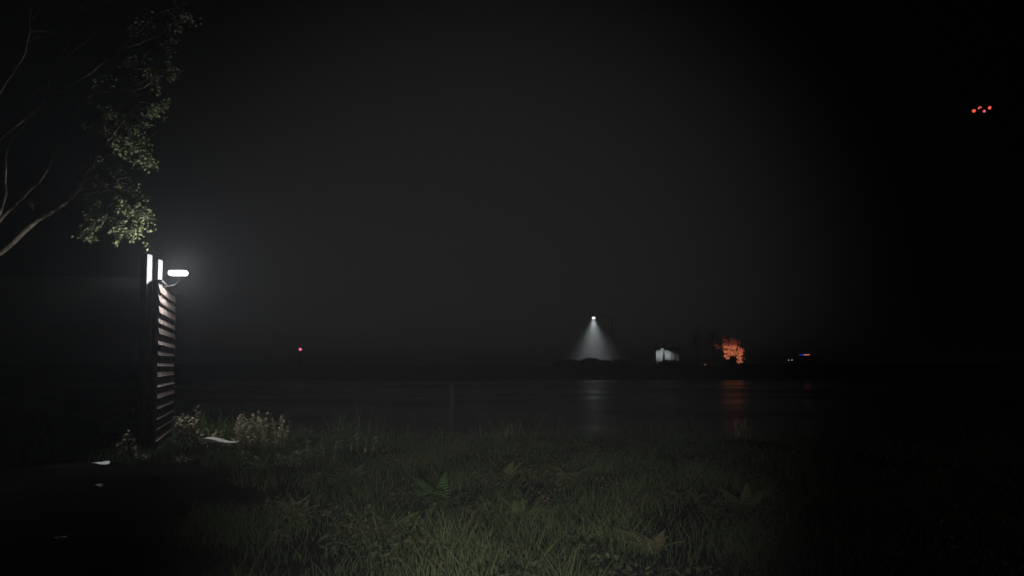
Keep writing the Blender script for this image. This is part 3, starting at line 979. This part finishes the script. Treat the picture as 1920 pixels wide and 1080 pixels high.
def screen_bush(px, Dd, h, w, label, seed):  # added bushes hiding the lamplit foot of the cone and hut
    r = random.Random(seed)
    p_ = at(px, 700, Dd)
    o = thing('shore_bush', label, 'bush', (p_.x, Dd, ground_z(p_.x, Dd) - .05), 0, 'added dark screening bushes on the far bank')
    mb = MB()
    for k in range(9):
        a = r.uniform(0, 6.28); q = w * r.uniform(.1, .45); zz = h * r.uniform(.5, .9)
        mb.tube([(r.uniform(-.15, .15) * w, 0, 0), (math.cos(a) * q * .6, math.sin(a) * q * .5, zz * .6), (math.cos(a) * q, math.sin(a) * q, zz)], [.05, .03, .01], 5)
    mb.build('stems', M['bark'], o)
    V_, f_, sz, tn = [], [], [], []
    cl = []
    for _ in range(70):
        x = r.uniform(-1, 1) * w / 2
        cl.append(Vector((x, r.gauss(0, .3) * w * .5, r.uniform(.05, 1) ** .8 * h * (1 - .55 * (2 * x / w) ** 2) * .95)))
    for i in range(4200):
        p2 = r.choice(cl) + Vector((r.gauss(0, .2), r.gauss(0, .2), r.gauss(0, .15)))
        p2.z = max(.02, p2.z)
        d1 = Vector((r.uniform(-1, 1), r.uniform(-1, 1), r.uniform(-1, 1))).normalized(); d2 = d1.orthogonal().normalized()
        l = r.uniform(.16, .3); b0 = len(V_)
        V_ += [p2, p2 + d1 * l * .5 + d2 * l * .35, p2 + d1 * l, p2 + d1 * l * .5 - d2 * l * .35]
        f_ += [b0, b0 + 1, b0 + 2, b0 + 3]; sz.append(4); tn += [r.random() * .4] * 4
    tag(obj('foliage', array_mesh('foliage', [tuple(v) for v in V_], f_, sz, M['screen_leaf'], tn), o), kind='stuff')


screen_bush(1068, 117.0, .95, 5.0, 'added dark low screening bush on the far bank below the lamp cone, on its left', 41)
screen_bush(1112, 117.5, 1.25, 5.4, 'added dark screening bush on the far bank straight under the street lamp', 42)
screen_bush(1158, 117.0, .8, 4.6, 'added dark screening bush on the far bank between the lamp cone and the white hut', 43)

screen_bush(1258, 116.0, .7, 4.6, 'added low dark screening bush on the far bank in front of the white hut', 44)

# road-works lamp left of the fire
p = at(1322, 685, 118)
gz = ground_z(p.x, 118)
rl = thing('warning_lamp', 'tiny amber warning lamp on the shore between hut and fire', 'warning lamp', (p.x, 118, gz))
MB().tube([(0, 0, 0), (0, 0, p.z - gz - .15)], [.05, .04], 8).build('post', M['black'], rl)
MB().box((0, 0, .04), (.5, .5, .08), bev=.02).build('foot', M['black'], rl)
MB().ell((0, 0, p.z - gz), (.17, .13, .17), 10, 6).build('lens', M['amber'], rl, True)
MB().tube([(0, 0, p.z - gz - .19), (0, 0, p.z - gz - .13)], .15, 10).build('collar', M['black'], rl)

# ------------------------------------------------------------------ far shore: patrol car facing left
D = 116.0
c = at(1506, 690, D)
gz = ground_z(c.x, D)
car = thing('patrol_car', 'dark patrol car with blue and red roof lights on the far shore', 'car', (c.x, D, gz), R(3))
body = [(-2.25, .42), (-2.28, .62), (-2.2, .80), (-1.3, .93), (-.95, .96), (1.45, .98), (2.1, .95), (2.28, .85), (2.3, .5), (2.2, .34), (1.85, .30), (-1.9, .28)]
MB().prism(body[::-1], -.9, .9).build('body', M['carpaint'], car)
cabin = [(-1.05, .955), (-.35, 1.42), (.85, 1.46), (1.6, .975)]
MB().prism(cabin[::-1], -.74, .74).build('cabin', M['carpaint'], car)
for sy in (-1, 1):
    for (a_, b_) in (((-.85, 1.0), (-.3, 1.36)), ((.1, 1.0), (.1, 1.38))):
        pass
    MB().prism([(-.88, 1.0), (-.30, 1.37), (.12, 1.39), (.12, 1.0)][::-1], sy * .742 - .006, sy * .742 + .006).build('side_window', M['glass'], car)
    MB().prism([(.2, 1.0), (.2, 1.39), (.8, 1.41), (1.4, 1.0)][::-1], sy * .742 - .006, sy * .742 + .006).build('side_window', M['glass'], car)
    d_ = MB().box((-.3, sy * .905, .66), (.98, .012, .48), bev=.004).build('door', M['white'], car)
    MB().box((.08, sy * .92, .80), (.16, .02, .03)).build('handle', M['black'], d_)
    d_ = MB().box((.72, sy * .905, .66), (.9, .012, .48), bev=.004).build('door', M['white'], car)
    MB().box((1.05, sy * .92, .80), (.16, .02, .03)).build('handle', M['black'], d_)
    MB().box((-.78, sy * .98, 1.03), (.12, .18, .12), bev=.03).build('mirror', M['carpaint'], car)
    MB().box((-2.235, sy * .62, .66), (.09, .30, .17), bev=.03).build('headlight', M['headl'], car)
    MB().box((2.285, sy * .66, .78), (.06, .30, .14), bev=.02).build('tail_light', M['tail'], car)
    for xx in (-1.42, 1.4):
        w_ = thing('wheel', '', '', (xx, sy * .80, .33)); w_.parent = car
        for k in ('label', 'category'):
            if k in w_: del w_[k]
        MB().tube([(0, -.11, 0), (0, -.08, 0), (0, .08, 0), (0, .11, 0)], [.29, .33, .33, .29], 20).build('tyre', M['tyre'], w_, True)
        MB().tube([(0, -.118, 0), (0, .118, 0)], .19, 14).build('rim', M['rim'], w_)
MB().prism([(-1.0, .985), (-.36, 1.405), (-.345, 1.395), (-.985, .975)], -.62, .62).build('windscreen', M['glass'], car)
lbr = MB().box((.25, 0, 1.49), (1.75, .5, .05), bev=.015).build('light_bar', M['black'], car)
MB().box((-.30, 0, 1.60), (.62, .42, .17), bev=.04).build('blue_lens', M['bluel'], lbr)
MB().box((.33, 0, 1.60), (.58, .36, .15), bev=.04).build('clear_lens', M['whitel'], lbr)
MB().box((.88, 0, 1.60), (.46, .42, .19), bev=.04).build('red_lens', M['redl'], lbr)

# ------------------------------------------------------------------ far shore: beacon with a pink-red light
p = at(563, 655, 120)
gz = ground_z(p.x, 120)
bc = thing('shore_beacon', 'lone pinkish red beacon light on a slim mast across the lake', 'beacon', (p.x, 120, gz))
hh = p.z - gz
MB().tube([(0, 0, 0), (0, 0, hh - .35)], [.09, .06], 8).build('mast', M['darkpaint'], bc)
MB().box((0, 0, .1), (.6, .6, .2), bev=.03).build('footing', M['concrete'], bc)
MB().tube([(0, 0, hh - .36), (0, 0, hh - .28)], .26, 12).build('platform', M['darkpaint'], bc)
MB().ell((0, 0, hh), (.26, .26, .27), 12, 8).build('lens', M['pink'], bc, True)

# ------------------------------------------------------------------ drone in the sky
P4 = [at(1826, 208, 20), at(1837.5, 203, 20.4), at(1845.5, 208.5, 19.6), at(1855.5, 202, 20)]
ctr = sum(P4, Vector()) / 4
dn = thing('quadcopter', 'small hovering quadcopter with four red lamps in the black sky', 'drone', ctr)
MB().box((0, 0, .01), (.13, .20, .055), bev=.02).build('body', M['black'], dn)
MB().ell((0, -.07, -.035), (.03, .03, .03), 10, 6).build('camera_pod', M['black'], dn, True)
for i, q in enumerate(P4):
    l_ = q - ctr
    top = l_ + Vector((0, 0, .035))
    a_ = MB().tube([(0, 0, .01), tuple(top)], [.014, .010], 6).build('arm', M['black'], dn)
    MB().tube([tuple(top), tuple(top + Vector((0, 0, .03)))], .016, 8).build('motor', M['black'], a_)
    rt = MB()
    for s_ in (-1, 1):
        rt.box(top + Vector((s_ * .055 * math.cos(i), s_ * .055 * math.sin(i), .034)), (.105, .014, .003), (0, 0, i))
    rt.build('rotor', M['black'], a_)
    big = (.062, .070, .048, .058)[i]
    MB().ell(l_, (big * .8, big * .7, big * .8), 10, 8).build('red_lamp', M['redl'] if i in (0, 1, 3) else M['red2'], dn, True)

# ------------------------------------------------------------------ haze
hzb = MB().box((0, 470, 7.0), (1840, 1090, 18.0))
hm = bpy.data.materials.new('haze'); hm.use_nodes = True
t = hm.node_tree; t.nodes.clear()
pv = t.nodes.new('ShaderNodeVolumePrincipled')
pv.inputs['Color'].default_value = (.93, .95, 1.0, 1)
pv.inputs['Density'].default_value = HAZE_DENSITY
pv.inputs['Anisotropy'].default_value = 0.4
ho = t.nodes.new('ShaderNodeOutputMaterial'); t.links.new(pv.outputs[0], ho.inputs['Volume'])
tag(hzb.build('haze', hm), 'thin night mist hanging over the lake and banks', 'haze', kind='stuff')
